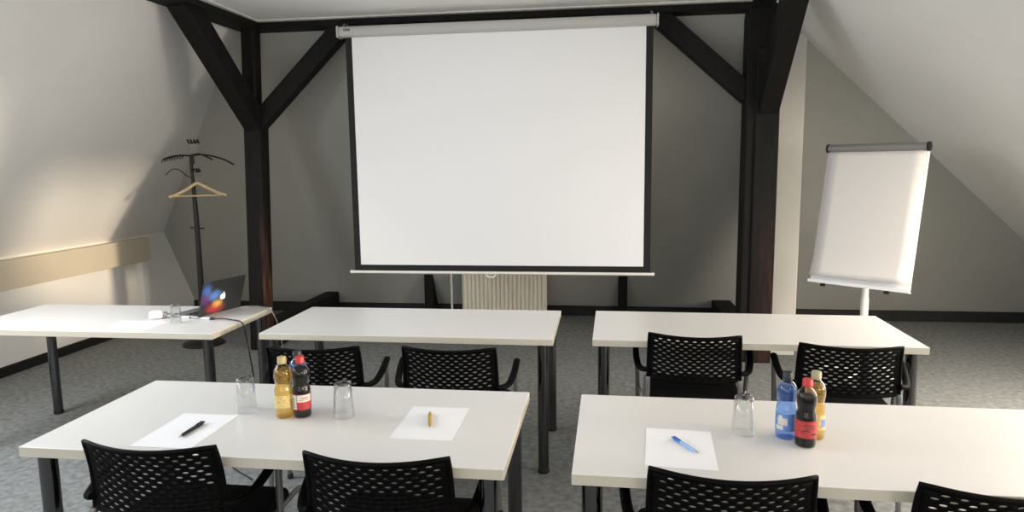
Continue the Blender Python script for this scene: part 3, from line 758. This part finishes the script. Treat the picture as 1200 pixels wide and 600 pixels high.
lf = [(.0005 + .0085 * math.sin(q) * .45 + .0085 * (1 - math.cos(q)) * .35, -.0074, .108 + .0225 + .0085 * (1 - math.cos(q)) * .5) for q in [2 * PI * i / 14 for i in range(14)]]
prism(bm, lf, (0, .0006, 0)); link('emblem', bm, me, lid)

# small white accessories beside the laptop
t = thing('power_adapter', 'white rounded power plug on the laptop table, left of the glass', 'adapter', (-2.655, 3.705, TH), .5)
bm = B(); box(bm, (-.045, -.03, .001), (.035, .03, .050), .022, 5); link('plug_body', bm, M['wplastic'], t, True)
bm = B(); box(bm, (.033, -.02, .012), (.055, .02, .036), .006, 2); link('plug_face', bm, M['greymet'], t, True)
for s in (-1, 1):
    bm = B(); tube(bm, [(.054, s * .0095, .024), (.073, s * .0095, .024)], .0025, 8); link('prong', bm, M['greymet'], t, True)
t = thing('usb_adapter', 'small white adapter with a black end, between glass and laptop', 'adapter', (-2.475, 3.725, TH), .35)
bm = B(); box(bm, (-.03, -.012, .001), (.015, .012, .012), .004, 2); link('housing', bm, M['wplastic'], t, True)
bm = B(); box(bm, (.013, -.010, .002), (.040, .010, .011), .003, 2); link('black_end', bm, M['rubber'], t, True)
t = thing('display_adapter', 'white video adapter with a black cable hanging off the laptop table', 'cable', (-2.335, 3.705, TH), 0)
bm = B(); beam(bm, (-.030, .002, .008), (.025, -.004, .008), .018, .012, (0, 1, 0), .003); link('adapter_plug', bm, M['wplastic'], t)
bm = B(); tube(bm, spline([(-.030, .002, .007), (-.06, .012, .005), (-.075, .03, .006)], 5), .0025, 8); link('adapter_lead', bm, M['wplastic'], t, True)
bm = B(); beam(bm, (.022, -.004, .008), (.052, -.008, .009), .016, .012, (0, 1, 0), .003); link('black_plug', bm, M['rubber'], t)
bm = B(); tube(bm, spline([(.050, -.008, .009), (.110, -.010, .010), (.185, -.03, .008), (.238, -.05, .004), (.262, -.055, -.03), (.285, -.05, -.20), (.285, -.03, -.40), (.26, -.10, -.55), (.22, -.20, -.70), (.30, -.35, -.733), (.5, -.5, -.733)], 6), .0042, 8); link('cable', bm, M['cable'], t, True)
bm = B(); tube(bm, spline([(-2.31, 4.03, .747), (-2.27, 4.045, .750), (-2.21, 4.040, .752), (-2.15, 4.03, .749), (-2.105, 4.02, .742), (-2.075, 4.02, .70), (-2.06, 4.05, .60), (-2.05, 4.08, .40), (-2.06, 4.2, .1), (-2.1, 4.4, .008), (-2.2, 4.8, .008)], 6), .0038, 8)
tag(link('power_cable', bm, M['gcable'], None, True), 'pale grey cable running over the right rear corner of the laptop table', 'cable')

# --------------------------------------------------------------------- light
def area(name, o, u, v, h, nrm, col, power):  # lamp panel just outside each added window opening, standing in for its daylight
    o, u, v = Vector(o), Vector(u), Vector(v); n = Vector(nrm).normalized()
    a0, a1, b0, b1 = h
    c = o + u * (a0 + a1) / 2 + v * (b0 + b1) / 2 + n * .16
    L = bpy.data.lights.new(name, 'AREA'); L.shape = 'RECTANGLE'; L.size = (a1 - a0) * u.length; L.size_y = (b1 - b0) * v.length
    L.color = col; L.energy = power
    ob = bpy.data.objects.new(name, L); COL.objects.link(ob)
    z = n; x = u.normalized(); y = z.cross(x)
    R = Matrix((x, y, z)).transposed().to_4x4(); R.translation = c; ob.matrix_world = R
COOL, WARM, NEUT = (.89, .945, 1.0), (1.0, .88, .745), (1, .98, .95)
PW = dict(L=[42, 40, 76], R=[85, 140, 62], B=[20, 20])
for h, pw in zip(HL, PW['L']): area('daylight_left', (LK, 0, LZ), (0, 1, 0), vl, h, nl, COOL, pw)
for h, pw in zip(HR, PW['R']): area('daylight_right', (RK, 0, RZ), (0, 1, 0), vr, h, nr, WARM, pw)
for h, pw in zip(HB, PW['B']): area('daylight_rear', (0, REAR, 0), (1, 0, 0), (0, 0, 1), h, (0, -1, 0), NEUT, pw)
S = bpy.data.lights.new('low_sun', 'SUN'); S.energy = 2.2; S.angle = math.radians(4.0); S.color = (1, .82, .60)
so = bpy.data.objects.new('low_sun', S); COL.objects.link(so)
sd = Vector((-1, .215, -.05)).normalized(); so.rotation_euler = sd.to_track_quat('-Z', 'Y').to_euler(); so.location = (8, 3, 2)
w = bpy.data.worlds.new('daylight'); sc.world = w; w.use_nodes = True
bg = w.node_tree.nodes['Background']; bg.inputs[0].default_value = (.75, .85, 1, 1); bg.inputs[1].default_value = .6

# -------------------------------------------------------------------- camera
f, pitch, yaw, roll, hcam = 804.9, .1325, .1359, -.0127, 1.6284
cyw, syw, cp, sp = math.cos(yaw), math.sin(yaw), math.cos(pitch), math.sin(pitch)
fw = Vector((-syw * cp, cyw * cp, -sp)); rt = Vector((cyw, syw, 0)); u_ = rt.cross(fw)
R_ = rt * math.cos(roll) + u_ * math.sin(roll); U_ = -rt * math.sin(roll) + u_ * math.cos(roll)
cd = bpy.data.cameras.new('camera'); cd.sensor_fit = 'HORIZONTAL'; cd.sensor_width = 36; cd.lens = f / 1200 * 36; cd.clip_start = .02
co = bpy.data.objects.new('camera', cd); COL.objects.link(co)
Mx = Matrix((R_, U_, -fw)).transposed().to_4x4(); Mx.translation = (0, 0, hcam); co.matrix_world = Mx
sc.camera = co
vs = sc.view_settings; vs.view_transform = 'Standard'; vs.look = 'None'; vs.gamma = 1; vs.exposure = 0; vs.use_curve_mapping = False
sc.cycles.use_denoising = True
sc.cycles.max_bounces = 12; sc.cycles.diffuse_bounces = 6; sc.cycles.transparent_max_bounces = 24; sc.cycles.sample_clamp_indirect = 6
